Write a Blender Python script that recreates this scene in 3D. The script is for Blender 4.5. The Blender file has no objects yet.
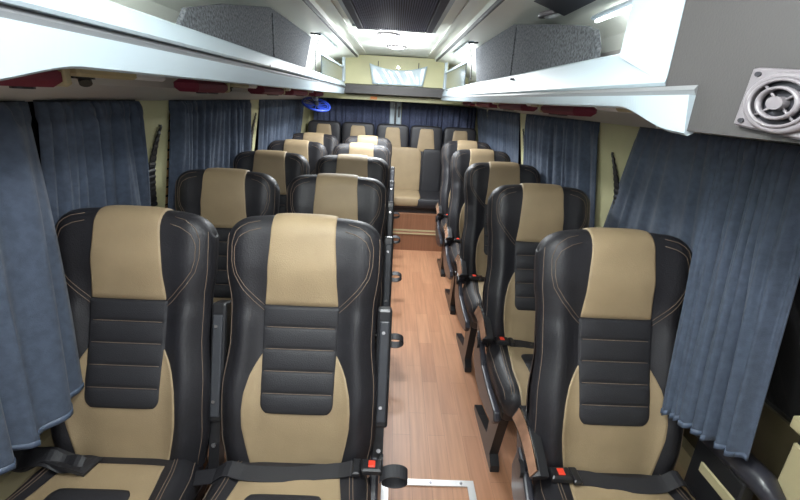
import bpy, math, random
import numpy as np
from mathutils import Vector, Matrix
random.seed(4); rng = np.random.RandomState(7)
S = bpy.context.scene; C = S.collection
PI = math.pi

# ------------------------------------------------------------------ camera
th, ro, ya = 0.3372, 0.0534, 0.0263
f_ = np.array([math.sin(ya)*math.cos(th), math.cos(ya)*math.cos(th), -math.sin(th)])
r_ = np.array([math.cos(ya), -math.sin(ya), 0.0]); u_ = np.cross(r_, f_)
c, s = math.cos(ro), math.sin(ro)
R_, U_ = r_*c+u_*s, -r_*s+u_*c
cam = bpy.data.cameras.new('camera'); co = bpy.data.objects.new('camera', cam); C.objects.link(co)
M = Matrix.Identity(4)
for i in range(3):
    M[i][0] = R_[i]; M[i][1] = U_[i]; M[i][2] = -f_[i]
M[0][3], M[1][3], M[2][3] = 0.03, 0.0, 1.54
co.matrix_world = M
cam.sensor_width = 36; cam.lens = 430/800*36; cam.clip_start = 0.02
S.camera = co

# ------------------------------------------------------------------ world, exposure, big lights
w = bpy.data.worlds.new('world'); S.world = w; w.use_nodes = True
w.node_tree.nodes['Background'].inputs[0].default_value = (0.92, 0.96, 1.0, 1)
w.node_tree.nodes['Background'].inputs[1].default_value = 0.5
S.view_settings.view_transform = 'Standard'; S.view_settings.look = 'None'
S.view_settings.gamma = 1; S.view_settings.use_curve_mapping = False
S.view_settings.exposure = 0.6

def area(name, loc, rot, sx, sy, power, col=(1, 1, 1), shape='RECTANGLE', spread=PI):
    l = bpy.data.lights.new(name, 'AREA'); l.shape = shape; l.size = sx; l.size_y = sy
    l.energy = power; l.color = col; l.spread = spread
    o = bpy.data.objects.new(name, l); C.objects.link(o); o.location = loc; o.rotation_euler = rot
    return o
COOL = (0.93, 0.97, 1.0)
# lamps of the saloon ceiling, with added fill lights among them
def point(name, loc, power, r=0.04, col=COOL):
    l = bpy.data.lights.new(name, 'POINT'); l.energy = power; l.color = col; l.shadow_soft_size = r
    o = bpy.data.objects.new(name, l); C.objects.link(o); o.location = loc; return o
for x in (-0.40, 0.40):
    area('strip_lamp_light', (x, -0.15, 1.88), (0, 0.75 if x > 0 else -0.75, 0), 0.05, 0.9, 4.8, COOL)
for x, y, p in [(-0.04, 3.22, 7), (0.015, 3.92, 5), (0.0, 0.75, 8), (0.0, -0.40, 6)]:  # last two have no dome: unseen forward fill, added for brightness
    point('dome_and_fill_glow', (x, y, 1.86), p, 0.045)
for x, y, p in ((-0.04, 3.22, 13), (0.015, 3.92, 11), (0.0, .55, 5)):  # last one is added fill over the front rows, without a fitting
    area('dome_and_fill_beam', (x, y, 1.90), (0, 0, 0), 0.12, 0.12, p, COOL, 'DISK')
for sx in (-1, 1):
    area('led_tube_light', (sx*0.47, 3.45, 1.885), (0, 0.6*sx, 0), 0.03, 0.7, 5, COOL)
for y0, L, p in ((0.30, 1.3, 12.0), (3.85, 1.2, 2.5)):  # added uplights hidden behind the rack fascias to brighten the ceiling
    for sx in (-1, 1):
        if sx < 0 or y0 > 1: area('rack_uplight_fill', (sx*0.70, y0, 1.645), (PI, 0.0, 0), 0.03, L, p, COOL)
area('rack_uplight_fill', (0.70, 1.15, 1.645), (PI, 0.0, 0), 0.03, .5, 1.3, COOL)  # one more added uplight, on the near end of the right rack
area('led_tube_light', (0.70, 1.47, 1.815), (0, 0.6, 0), 0.03, 0.3, 0.8, COOL)

# ------------------------------------------------------------------ materials
def mat(name, col, rough=0.5, metal=0.0, noise=0.0, nscale=30, bump=0.0, bscale=200, spec=None, coat=0, emit=None, estr=0, trans=0, alpha=1, sheen=0, col2=None):
    m = bpy.data.materials.new(name); m.use_nodes = True
    nt = m.node_tree; b = nt.nodes['Principled BSDF']
    b.inputs['Base Color'].default_value = (*col, 1)
    b.inputs['Roughness'].default_value = rough; b.inputs['Metallic'].default_value = metal
    if spec is not None: b.inputs['Specular IOR Level'].default_value = spec
    if coat: b.inputs['Coat Weight'].default_value = coat; b.inputs['Coat Roughness'].default_value = 0.08
    if sheen: b.inputs['Sheen Weight'].default_value = sheen; b.inputs['Sheen Roughness'].default_value = 0.5
    if emit: b.inputs['Emission Color'].default_value = (*emit, 1); b.inputs['Emission Strength'].default_value = estr
    if trans: b.inputs['Transmission Weight'].default_value = trans
    if alpha < 1: b.inputs['Alpha'].default_value = alpha
    tc = nt.nodes.new('ShaderNodeTexCoord')
    if noise or col2:
        n = nt.nodes.new('ShaderNodeTexNoise'); n.inputs['Scale'].default_value = nscale; n.inputs['Detail'].default_value = 6
        nt.links.new(tc.outputs['Object'], n.inputs['Vector'])
        cr = nt.nodes.new('ShaderNodeValToRGB')
        a = tuple(x*(1-noise) for x in col); bb = col2 if col2 else tuple(min(1, x*(1+noise)) for x in col)
        cr.color_ramp.elements[0].position = 0.35; cr.color_ramp.elements[1].position = 0.65
        cr.color_ramp.elements[0].color = (*a, 1); cr.color_ramp.elements[1].color = (*bb, 1)
        nt.links.new(n.outputs['Fac'], cr.inputs['Fac']); nt.links.new(cr.outputs['Color'], b.inputs['Base Color'])
    if bump:
        n2 = nt.nodes.new('ShaderNodeTexNoise'); n2.inputs['Scale'].default_value = bscale; n2.inputs['Detail'].default_value = 4
        nt.links.new(tc.outputs['Object'], n2.inputs['Vector'])
        bp = nt.nodes.new('ShaderNodeBump'); bp.inputs['Strength'].default_value = bump; bp.inputs['Distance'].default_value = 0.004
        nt.links.new(n2.outputs['Fac'], bp.inputs['Height']); nt.links.new(bp.outputs['Normal'], b.inputs['Normal'])
    return m
BLK = mat('black_leatherette', (0.017, 0.0165, 0.020), 0.5, bump=0.25, bscale=260, noise=0.12, nscale=12)
QLT = mat('quilted_black', (0.020, 0.020, 0.024), 0.6, bump=0.3, bscale=350)
CRM = mat('tan_leatherette', (0.335, 0.25, 0.147), 0.58, bump=0.25, bscale=300, noise=0.06, nscale=9)
STI = mat('tan_stitching', (0.20, 0.145, 0.105), 0.8)
PLA = mat('black_plastic', (0.018, 0.018, 0.020), 0.32)
GLO = mat('glossy_black_plastic', (0.03, 0.03, 0.04), 0.38, coat=0.25)
GRY = mat('grey_plastic', (0.045, 0.048, 0.056), 0.4)
CHR = mat('chrome', (0.75, 0.74, 0.74), 0.15, metal=1)
BRZ = mat('bronze_veneer', (0.36, 0.20, 0.13), 0.15, coat=1.0, noise=0.3, nscale=14)
STL = mat('steel', (0.25, 0.25, 0.27), 0.3, metal=1)
WEB = mat('belt_webbing', (0.022, 0.022, 0.026), 0.5, bump=0.3, bscale=500)
RED = mat('red_button', (0.85, 0.06, 0.03), 0.35)
NVY = mat('navy_curtain_cloth', (0.060, 0.080, 0.120), 0.85, bump=0.35, bscale=420, noise=0.15, nscale=45, sheen=0.1)
NVY2 = mat('navy_rear_curtain_cloth', (0.042, 0.052, 0.095), 0.85, bump=0.35, bscale=420, noise=0.2, nscale=60)
HEM = mat('shiny_hem_tape', (0.08, 0.11, 0.17), 0.45)
WHT = mat('pale_blue_fascia', (0.39, 0.465, 0.51), 0.4, coat=0.15)
GRV = mat('grey_groove', (0.17, 0.175, 0.18), 0.35)
HDK = mat('dark_grey_vinyl', (0.045, 0.042, 0.041), 0.6, bump=0.15, bscale=300)
LOW = mat('brown_lower_lining', (0.06, 0.05, 0.025), 0.5, noise=0.3, nscale=7)
HDR = mat('grey_header_vinyl', (0.62, 0.61, 0.58), 0.62, bump=0.15, bscale=300)
CEI = mat('ceiling_vinyl', (0.84, 0.88, 0.80), 0.5, bump=0.1, bscale=200)
SEAM = mat('dark_seam', (0.04, 0.045, 0.045), 0.5)
PIL = mat('cream_panel', (0.52, 0.50, 0.29), 0.5, noise=0.05, nscale=5)
CRB = mat('cream_plastic', (0.48, 0.42, 0.25), 0.45)
CPT = mat('grey_carpet', (0.075, 0.082, 0.092), 0.95, noise=0.45, nscale=110, bump=0.9, bscale=260, col2=(0.15, 0.16, 0.175))
DRD = mat('maroon_plastic', (0.17, 0.015, 0.035), 0.6)
EMI = mat('led_diffuser', (1, 1, 1), 0.4, emit=(0.95, 0.97, 1.0), estr=6)
EMD = mat('dome_diffuser', (1, 1, 1), 0.4, emit=(1.0, 0.97, 1.0), estr=26)
DIF = mat('white_diffuser', (0.8, 0.82, 0.85), 0.3)
ACB = mat('dark_ac_plastic', (0.03, 0.03, 0.05), 0.75, spec=.2)
ACL = mat('ac_slat_plastic', (0.12, 0.12, 0.19), 0.8, spec=.2)
VNT = mat('mauve_grey_plastic', (0.17, 0.155, 0.165), 0.3)
VND = mat('vent_dark', (0.02, 0.02, 0.025), 0.4)
BLU = mat('blue_plastic', (0.03, 0.07, 0.45), 0.3)
ORG = mat('orange_label', (0.75, 0.25, 0.06), 0.5)
GLS = mat('tinted_glass', (0.02, 0.02, 0.02), 0.05, coat=0.5)
MIR = mat('glossy_grey_glass', (0.05, 0.065, 0.07), 0.12, coat=0.3)
PLS = mat('clear_plastic_sheet', (0.55, 0.66, 0.72), 0.15, coat=1)
ALU = mat('aluminium_trim', (0.62, 0.62, 0.62), 0.35, metal=0.7)
OLV = mat('olive_mat', (0.10, 0.10, 0.035), 0.35, noise=0.3, nscale=8)
BRN = mat('brown_blind', (0.22, 0.12, 0.04), 0.6, noise=0.5, nscale=20)

def wood(name, vertical=False, c1=(0.53, 0.275, 0.155, 1), c2=(0.45, 0.22, 0.122, 1)):
    m = bpy.data.materials.new(name); m.use_nodes = True
    nt = m.node_tree; b = nt.nodes['Principled BSDF']; N = nt.nodes.new; Lk = nt.links.new
    tc = N('ShaderNodeTexCoord'); mp = N('ShaderNodeMapping'); Lk(tc.outputs['Object'], mp.inputs['Vector'])
    if vertical: mp.inputs['Rotation'].default_value = (0, PI/2, PI/2)
    else: mp.inputs['Rotation'].default_value = (0, 0, PI/2)
    br = N('ShaderNodeTexBrick'); Lk(mp.outputs[0], br.inputs['Vector'])
    br.inputs['Scale'].default_value = 1.0; br.inputs['Brick Width'].default_value = 0.42; br.inputs['Row Height'].default_value = 0.085
    br.inputs['Mortar Size'].default_value = 0.0007; br.inputs['Mortar Smooth'].default_value = 0.3; br.offset = 0.37
    br.inputs['Color1'].default_value = c1; br.inputs['Color2'].default_value = c2
    br.inputs['Mortar'].default_value = (0.25, 0.13, 0.08, 1)
    mp2 = N('ShaderNodeMapping'); Lk(tc.outputs['Object'], mp2.inputs['Vector'])
    mp2.inputs['Scale'].default_value = (60, 60, 2.5) if vertical else (60, 2.5, 60)
    ns = N('ShaderNodeTexNoise'); ns.inputs['Scale'].default_value = 1.0; ns.inputs['Detail'].default_value = 8; Lk(mp2.outputs[0], ns.inputs['Vector'])
    mx = N('ShaderNodeMix'); mx.data_type = 'RGBA'; mx.blend_type = 'MULTIPLY'; mx.inputs[0].default_value = 0.5
    cr = N('ShaderNodeValToRGB'); cr.color_ramp.elements[0].color = (0.62, 0.58, 0.55, 1); cr.color_ramp.elements[1].color = (1.15, 1.15, 1.15, 1)
    cr.color_ramp.elements[0].position = 0.3; cr.color_ramp.elements[1].position = 0.7
    Lk(ns.outputs['Fac'], cr.inputs['Fac']); Lk(br.outputs['Color'], mx.inputs[6]); Lk(cr.outputs['Color'], mx.inputs[7])
    Lk(mx.outputs[2], b.inputs['Base Color']); b.inputs['Roughness'].default_value = 0.42
    return m
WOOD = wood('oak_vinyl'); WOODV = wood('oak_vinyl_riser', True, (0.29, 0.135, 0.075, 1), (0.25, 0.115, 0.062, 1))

# ------------------------------------------------------------------ helpers
def build(name, V, F, m, parent=None, smooth=False):
    me = bpy.data.meshes.new(name); me.from_pydata([tuple(map(float, v)) for v in V], [], [tuple(f) for f in F]); me.update()
    me.materials.append(m)
    if smooth: me.polygons.foreach_set('use_smooth', [True]*len(me.polygons))
    o = bpy.data.objects.new(name, me); C.objects.link(o)
    if parent: o.parent = parent
    return o
class MB:
    def __init__(self): self.V = []; self.F = []
    def add(self, V, F):
        n = len(self.V); self.V += [tuple(v) for v in V]; self.F += [tuple(i+n for i in f) for f in F]; return self
    def box(self, x0, x1, y0, y1, z0, z1, bev=0.0):
        if bev:
            b = min(bev, (x1-x0)*.45, (y1-y0)*.45, (z1-z0)*.45)
            V = []; 
            for z, k in ((z0, 1), (z0+b, 0), (z1-b, 0), (z1, 1)):
                i = b if k else 0
                x_, X_, y_, Y_ = x0+i, x1-i, y0+i, y1-i
                e = b*0.6 if not k else 0
                V += [(x_+b*.6, y_, z), (X_-b*.6, y_, z), (X_, y_+b*.6, z), (X_, Y_-b*.6, z), (X_-b*.6, Y_, z), (x_+b*.6, Y_, z), (x_, Y_-b*.6, z), (x_, y_+b*.6, z)]
            F = [tuple(range(7, -1, -1)), tuple(range(24, 32))]
            for r in range(3):
                for k in range(8):
                    F.append((r*8+k, r*8+(k+1) % 8, r*8+8+(k+1) % 8, r*8+8+k))
            return self.add(V, F)
        V = [(x, y, z) for z in (z0, z1) for x, y in ((x0, y0), (x1, y0), (x1, y1), (x0, y1))]
        return self.add(V, [(3, 2, 1, 0), (4, 5, 6, 7), (0, 1, 5, 4), (1, 2, 6, 5), (2, 3, 7, 6), (3, 0, 4, 7)])
    def tube(self, P, r, n=8, cap=True, flat=None):
        P = [np.array(p, float) for p in P]; V = []; F = []
        up0 = None
        for i, p in enumerate(P):
            t = P[min(i+1, len(P)-1)]-P[max(i-1, 0)]; t = t/(np.linalg.norm(t)+1e-12)
            if up0 is None:
                up0 = np.array([0, 0, 1.]) if abs(t[2]) < .9 else np.array([0, 1., 0])
            a = np.cross(t, up0); a /= np.linalg.norm(a)+1e-12; b = np.cross(a, t); up0 = b
            rr = r[i] if hasattr(r, '__len__') else r
            ra, rb = (rr, rr) if flat is None else flat
            for k in range(n):
                q = 2*PI*k/n; V.append(p+a*math.cos(q)*ra+b*math.sin(q)*rb)
        for i in range(len(P)-1):
            for k in range(n):
                F.append((i*n+k, i*n+(k+1) % n, (i+1)*n+(k+1) % n, (i+1)*n+k))
        if cap: F += [tuple(range(n-1, -1, -1)), tuple(range((len(P)-1)*n, len(P)*n))]
        return self.add(V, F)
    def cyl(self, p0, p1, r, n=16): return self.tube([p0, p1], r, n)
    def prism(self, poly, x0, x1, ax=0):
        n = len(poly)
        mk = (lambda a, b, t: (t, a, b)) if ax == 0 else ((lambda a, b, t: (a, t, b)) if ax == 1 else (lambda a, b, t: (a, b, t)))
        V = [mk(a, b, x0) for a, b in poly]+[mk(a, b, x1) for a, b in poly]
        F = [tuple(range(n-1, -1, -1)), tuple(range(n, 2*n))]+[(i, (i+1) % n, n+(i+1) % n, n+i) for i in range(n)]
        return self.add(V, F)
    def ribbon(self, P, W, t):      # flat strap: centre points P, half-width vectors W, thickness t
        V = []; F = []
        P = [np.array(p, float) for p in P]; W = [np.array(q, float) for q in W]
        for i, p in enumerate(P):
            tt = P[min(i+1, len(P)-1)]-P[max(i-1, 0)]; n = np.cross(tt, W[i]); n = n/(np.linalg.norm(n)+1e-12)*t/2
            V += [p-W[i]-n, p+W[i]-n, p+W[i]+n, p-W[i]+n]
        for i in range(len(P)-1):
            for k in range(4): F.append((i*4+k, i*4+(k+1) % 4, i*4+4+(k+1) % 4, i*4+4+k))
        F += [(3, 2, 1, 0), tuple(range(len(P)*4-4, len(P)*4))]
        return self.add(V, F)
    def ring(self, c, ax, R, r, n=32, k=8, sy=1.0):
        # torus around axis ax
        c = np.array(c, float); ax = np.array(ax, float); ax /= np.linalg.norm(ax)
        a = np.cross(ax, [0, 0, 1.]) if abs(ax[2]) < .9 else np.cross(ax, [0, 1., 0]); a /= np.linalg.norm(a); b = np.cross(ax, a)
        V = []; F = []
        for i in range(n):
            q = 2*PI*i/n; d = a*math.cos(q)+b*math.sin(q)
            for j in range(k):
                w_ = 2*PI*j/k; V.append(c+d*(R+r*math.cos(w_))+ax*r*sy*math.sin(w_))
        for i in range(n):
            for j in range(k):
                F.append((i*k+j, ((i+1) % n)*k+j, ((i+1) % n)*k+(j+1) % k, i*k+(j+1) % k))
        return self.add(V, F)
    def make(self, name, m, parent=None, smooth=False): return build(name, self.V, self.F, m, parent, smooth)
def empty(name, loc, rz=0):
    o = bpy.data.objects.new(name, None); C.objects.link(o); o.location = loc; o.rotation_euler = (0, 0, rz); o.empty_display_size = .1
    return o
def tag(o, label, cat, group=None, kind=None):
    o['label'] = label; o['category'] = cat
    if group: o['group'] = group
    if kind: o['kind'] = kind
    return o
def struct(o): o['kind'] = 'structure'; return o
def copy_tree(o, parent=None):
    c_ = o.copy(); C.objects.link(c_); c_.parent = parent
    for ch in list(o.children): copy_tree(ch, c_)
    return c_
def interp(x, xs, ys):
    return float(np.interp(x, xs, ys))
def sm(x, xs, ys):   # smooth (cosine) interpolation
    x = min(max(x, xs[0]), xs[-1]); i = max(0, min(len(xs)-2, int(np.searchsorted(xs, x)-1)))
    t = (x-xs[i])/(xs[i+1]-xs[i]); t = t*t*(3-2*t)
    return ys[i]*(1-t)+ys[i+1]*t

# ------------------------------------------------------------------ the setting
CXB = 0.02                                 # centre line of the bus
def wallx(z, side):                        # inner face of the side wall
    b = 0.93+(1.48-z)*0.17 if z > 0.5 else 0.93+0.98*0.17
    return -b if side < 0 else b+0.03
Y0, Y1 = -0.9, 5.20
struct(MB().box(-1.16, 1.20, Y0, 4.40, -0.05, 0.0).make('floor', WOOD))
# side walls: a lower panel, pillars between the windows and the header above
GAPS = {-1: [(-0.9, -0.6), (0.30, 0.42), (1.60, 1.94), (2.98, 3.22), (4.72, 5.2)],
        1: [(-0.9, -0.6), (0.30, 0.42), (1.64, 2.05), (3.12, 3.36), (4.44, 4.62), (5.0, 5.2)]}
for sd, nm in ((-1, 'left'), (1, 'right')):
    mb = MB()
    def slab(y0, y1, z0, z1, t=0.03, mb=mb, sd=sd):
        P = [(wallx(z0, sd), z0), (wallx(z1, sd), z1), (wallx(z1, sd)+sd*t, z1), (wallx(z0, sd)+sd*t, z0)]
        mb.prism(P if sd > 0 else P[::-1], y0, y1, 1)
    lo = MB(); slab(Y0, Y1, -0.05, 0.5, mb=lo); slab(Y0, Y1, 0.5, 0.80, mb=lo)
    struct(lo.make('trim_%d' % (13 if sd < 0 else 14), LOW))
    for a, b in GAPS[sd]: slab(a, b, 0.80, 1.49)
    struct(mb.make('wall_'+nm, PIL))
    g = GAPS[sd]
    for k in range(len(g)-1):
        y0, y1 = g[k][1], g[k+1][0]
        if y1-y0 < 0.05: continue
        m2 = MB(); P = [(wallx(.80, sd)+sd*.012, .80), (wallx(1.49, sd)+sd*.012, 1.49), (wallx(1.49, sd)+sd*.018, 1.49), (wallx(.80, sd)+sd*.018, .80)]
        m2.prism(P if sd > 0 else P[::-1], y0, y1, 1)
        struct(m2.make('window_%d' % ((1 if sd < 0 else 6)+k), GLS))
# ceiling + headers swept along the bus
def shell(name, pts, m, y0, y1, t=0.03, cut=None):
    V = []; F = []
    ys = [y0, y1]; n = len(pts)
    for y in ys:
        for p in pts: V.append((p[0], y, p[1]))
        for p in pts: V.append((p[0]*(1+0.0), y, p[1]+t))
    for k in range(n-1):
        F.append((k, k+1, 2*n+k+1, 2*n+k)); F.append((n+k+1, n+k, 3*n+k, 3*n+k+1))
    F += [tuple(list(range(n))+list(range(2*n-1, n-1, -1))), tuple(list(range(2*n, 3*n))[::-1]+list(range(3*n, 4*n)))]
    F += [(0, 2*n, 3*n, n), (n-1, 2*n-1, 4*n-1, 3*n-1)]
    return struct(build(name, V, F, m))
def arc(x0, z0, x1, z1, bulge, n=8):
    out = []
    for i in range(n+1):
        t = i/n; out.append((x0+(x1-x0)*t, z0+(z1-z0)*t+bulge*math.sin(PI*t)))
    return out
cp = [(-0.80, 1.74)]+arc(-0.78, 1.80, -0.50, 1.915, 0.03)+[(-0.375, 1.925), (-0.372, 1.955)]+arc(-0.36, 1.955, 0.40, 1.955, 0.008)+[(0.412, 1.955), (0.415, 1.925)]+arc(0.54, 1.915, 0.82, 1.80, 0.03)+[(0.84, 1.74)]
shell('ceiling', cp, CEI, Y0, 5.2)
for sd, nm in ((-1, 'left'), (1, 'right')):
    o = 0.0 if sd < 0 else 0.035
    xt = abs(wallx(1.48, sd))
    P = [(sd*xt, 1.485), (sd*(0.80+o), 1.535), (sd*(0.80+o), 1.75), (sd*(0.84+o), 1.78), (sd*(xt+.05), 1.5)]
    mb = MB(); mb.prism(P if sd > 0 else P[::-1], Y0, 5.2, 1)
    struct(mb.make('trim_%d' % (1 if sd < 0 else 2), HDR))
# ceiling seams
mb = MB()
for x in (-0.374, 0.414): mb.box(x-.006, x+.006, 0.0, 4.66, 1.908, 1.925)
struct(mb.make('trim_3', SEAM))
mb = MB()
for x in (-0.30, 0.335): mb.box(x-.012, x+.012, 0.0, 4.66, 1.948, 1.956)
struct(mb.make('trim_4', CEI))
# rear wall
mb = MB()
mb.box(-1.12, 1.16, 5.20, 5.24, -0.05, 2.0)
struct(mb.make('wall_rear', PIL))
# rear door posts between the two rear curtains
m2 = MB(); m2.box(-0.035, 0.005, 5.165, 5.20, 0.9, 1.52, .008); m2.box(0.055, 0.095, 5.165, 5.20, 0.9, 1.52, .008)
m2.box(0.005, .055, 5.185, 5.20, .9, 1.52)
d = struct(m2.make('door_1', WHT))
m2 = MB(); m2.box(0.018, 0.042, 5.17, 5.1845, 0.9, 1.5); m2.make('rubber_seal', PLA, d)
m2 = MB(); m2.box(0.058, 0.082, 5.150, 5.164, 1.34, 1.46, .004); m2.make('latch', GRY, d)
# rear header under the bulkhead
struct(MB().box(-0.83, 0.87, 4.80, 5.20, 1.515, 1.56).make('trim_5', PIL))
# bulkhead
mb = MB(); mb.box(-0.52, 0.56, 4.85, 4.90, 1.66, 1.95)
struct(mb.make('trim_6', PIL))
mb = MB(); mb.prism([(4.66, 1.575), (4.66, 1.655), (4.85, 1.67), (4.85, 1.56)], -0.50, 0.54, 0)
struct(mb.make('trim_7', HDK))
mb = MB()
for x in (-0.17, 0.25): mb.box(x-.004, x+.004, 4.843, 4.85, 1.67, 1.90)
struct(mb.make('trim_8', SEAM))
# plastic sheet taped on the bulkhead
V = []; F = []; nx, nz = 24, 10
for j in range(nz+1):
    for i in range(nx+1):
        a = i/nx*2-1; b = j/nz
        x = 0.04+a*0.30*(1-.12*(1-b)); top = 1.875-0.055*(1-a*a)
        z = 1.675+(top-1.675)*b
        V.append((x, 4.838-0.012*abs(math.sin(a*6+b*2))*(1-.3*b), z))
for j in range(nz):
    for i in range(nx): k = j*(nx+1)+i; F.append((k, k+1, k+nx+2, k+nx+1))
o = build('plastic_sheet', V, F, PLS, None, True)
sd_ = o.modifiers.new('s', 'SOLIDIFY'); sd_.thickness = .002
tag(o, 'clear pale blue plastic sheet taped on the cream bulkhead above rear shelf', 'sheet')
o = MB().cyl((0.04, 4.836, 1.845), (0.04, 4.80, 1.845), .012).make('bulkhead_knob', CHR)
tag(o, 'small bright round knob at the top middle of the rear bulkhead', 'knob')
# rear platform and step
mb = MB(); mb.box(-1.10, 1.13, 4.40, 4.62, -0.05, 0.195); mb.box(-1.10, 1.13, 4.46, 5.20, 0.195, 0.385)
struct(mb.make('trim_9', WOODV))
mb = MB(); mb.box(-0.30, 0.70, 4.392, 4.40, 0.183, 0.196); mb.box(-0.30, .70, 4.452, 4.46, .20, .215)
struct(mb.make('trim_10', CRB))
# aluminium hatch frame in the floor
mb = MB(); mb.box(0.04, 0.435, 1.385, 1.415, 0.0, 0.006); mb.box(0.405, 0.435, 0.9, 1.385, 0.0, 0.006); mb.box(0.04, .07, .9, 1.385, 0, .006)
tf = struct(mb.make('trim_11', ALU))
for x in (0.10, 0.25, 0.38): MB().cyl((x, 1.40, .0055), (x, 1.40, .009), .006, 10).make('screw', STL, tf)
# cream ledges along both side walls
for sd in (-1, 1):
    P = [(wallx(.42, sd)-sd*.06, 0.0), (wallx(.42, sd)-sd*.06, .40), (wallx(.44, sd)-sd*.04, .44), (wallx(.44, sd)-.0, .44), (wallx(.2, sd), 0)]
    mb = MB(); mb.prism(P if sd < 0 else P[::-1], 0.3, 4.4, 1); struct(mb.make('baseboard_'+('left' if sd < 0 else 'right'), CRB))

# ------------------------------------------------------------------ luggage racks
def rack(sd):
    o = 0.0 if sd < 0 else 0.01
    dz = 0.0
    tp, g0, g1, bt = (1.685, 1.634, 1.615, 1.561) if sd < 0 else (1.660, 1.585, 1.569, 1.545)
    X = 0.50+o; Xl = X if sd < 0 else X-.016
    y0, y1 = (-0.75, 4.66) if sd < 0 else (0.80, 4.66)
    ylo = y0 if sd < 0 else .712
    root = empty('luggage_rack', (0, 0, 0))
    ys = list(np.linspace(y0, y1, 60))
    if sd > 0: ys = sorted(set(ys+list(np.linspace(.712, 1.05, 34))))
    else: ys = sorted(set(ys+list(np.linspace(.5, .9, 24))))
    def dip(y):
        if sd > 0: return 0.038*sm(y, [0.71, 0.74, 0.95, 9], [1, .95, 0, 0])
        return 0.034*sm(y, [-9, 0.55, 0.80, 9], [1, 1, 0, 0])
    def sweep(name, prof, m, ya=y0, yb=y1):
        V = []; F = []; yy = [y for y in ys if ya <= y <= yb]; n = None
        for y in yy:
            p = prof(y); n = len(p)
            for a, b in p: V.append((sd*a, y, b+dz))
        for i in range(len(yy)-1):
            for k in range(n):
                q = (i*n+k, i*n+(k+1) % n, i*n+n+(k+1) % n, i*n+n+k); F.append(q if sd > 0 else q[::-1])
        F += [tuple(range(n)), tuple(range(len(yy)*n-n, len(yy)*n))]
        return build(name, V, F, m, root)
    sweep('upper_fascia', lambda y: [(X-.010, g0), (X-.014, g0+.006), (X+.004, tp-.005), (X+.012, tp), (X+.025, tp-.005), (X+.02, g0)], WHT)
    sweep('groove_strip', lambda y: [(Xl+.004, g1), (Xl+.000, (g0+g1)/2), (Xl+.004, g0-.001), (X+.03, g0-.001), (X+.03, g1)], GRV, ya=ylo)
    sweep('lower_fascia', lambda y: [(Xl-.006, g1), (Xl+.002, bt+.004-dip(y)), (Xl+.008, bt-dip(y)), (Xl+.016, bt+.004-dip(y)), (X+.03, bt+.01), (X+.03, g1)], WHT, ya=ylo)
    sweep('shelf_floor', lambda y: [(X+.03, bt+.008), (0.795+o, 1.575), (0.795+o, 1.60), (X+.03, 1.60)], HDR)
    # rear end post
    mb = MB(); xa, xb = sorted((sd*(X-.012), sd*(X+.012)))
    mb.box(xa, xb, 4.58, 4.66, tp-.005, 1.90); mb.make('rear_post', WHT, root)
    # glossy pane at the rear bay
    mb = MB(); mb.prism([(3.28, tp-.005), (4.58, tp-.005), (4.58, 1.80), (3.28, 1.80)], *sorted((sd*(X+.0), sd*(X+.006)))); mb.make('pane', MIR, root)
    mb = MB(); mb.box(*sorted((sd*(X-.006), sd*(X+.01))), 3.26, 4.60, 1.80, 1.815); mb.make('pane_rail', WHT, root)
    # cable strut
    mb = MB(); mb.tube([(sd*(X-.004), 2.99, 1.68+dz), (sd*(X-.006), 3.00, 1.80), (sd*(X-.03), 3.04, 1.90)], .004, 6); mb.tube([(sd*(X-.03), 3.04, 1.90), (sd*(X+.03), 3.03, 1.905)], .006, 6)
    mb.make('support_rod', PLA, root)
    for y in (1.9, 3.3, 4.3): MB().cyl((sd*(X+.004), y, 1.64+dz), (sd*(X-.016), y, 1.64+dz), .005, 10).make('screw', STL, root)
    if sd > 0:
        P = [(0.80, g0+.002), (0.99, tp-.012), (0.965, 1.93), (0.80, 1.93)]
        mb = MB(); mb.prism([(a, b) for a, b in P], X-.012, X+.008, 0); mb.make('end_post', WHT, root)
    return root
tag(rack(-1), 'long pale blue-white overhead luggage rack along the left side of the bus', 'luggage rack')
tag(rack(1), 'pale blue-white overhead luggage rack on right side ending in an upright post', 'luggage rack')

# carpeted boxes standing on the racks
for sd in (-1, 1):
    o = 0.0 if sd < 0 else 0.02
    if sd < 0: P = [(1.27, 1.618), (1.265, 1.70), (1.31, 1.742), (1.60, 1.805), (2.16, 1.895), (2.42, 1.898), (3.16, 1.898), (2.86, 1.618)]
    else: P = [(1.25, 1.59), (1.27, 1.70), (1.30, 1.745), (1.37, 1.765), (1.71, 1.82), (2.25, 1.898), (3.30, 1.898), (3.05, 1.59)]
    V = []; n = len(P)
    for x, k in ((0.545, 1), (0.555, 0), (0.76, 0)):
        cy = sum(p[0] for p in P)/n; cz = sum(p[1] for p in P)/n
        for y, z in P:
            q = .985 if k else 1
            zz = min(z, 1.86) if x > .7 else z
            if x > .7: zz = min(z, 1.76); y = max(y, 1.74)
            V.append((sd*(x+o), cy+(y-cy)*q, cz+(zz-cz)*q))
    F = [tuple(range(n)), tuple(range(2*n, 3*n))]
    for r in range(2):
        for k in range(n): F.append((r*n+k, r*n+(k+1) % n, r*n+n+(k+1) % n, r*n+n+k))
    root = empty('carpeted_duct_box', (0, 0, 0))
    build('body', V, F, CPT, root)
    mb = MB(); mb.box(*sorted((sd*(.541+o), sd*(.545+o))), 2.18, 2.186, 1.625, 1.875); mb.make('fold_seam', CPT, root)
    tag(root, 'grey carpet covered box on the %s luggage rack' % ('left' if sd < 0 else 'right'), 'box')

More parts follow.
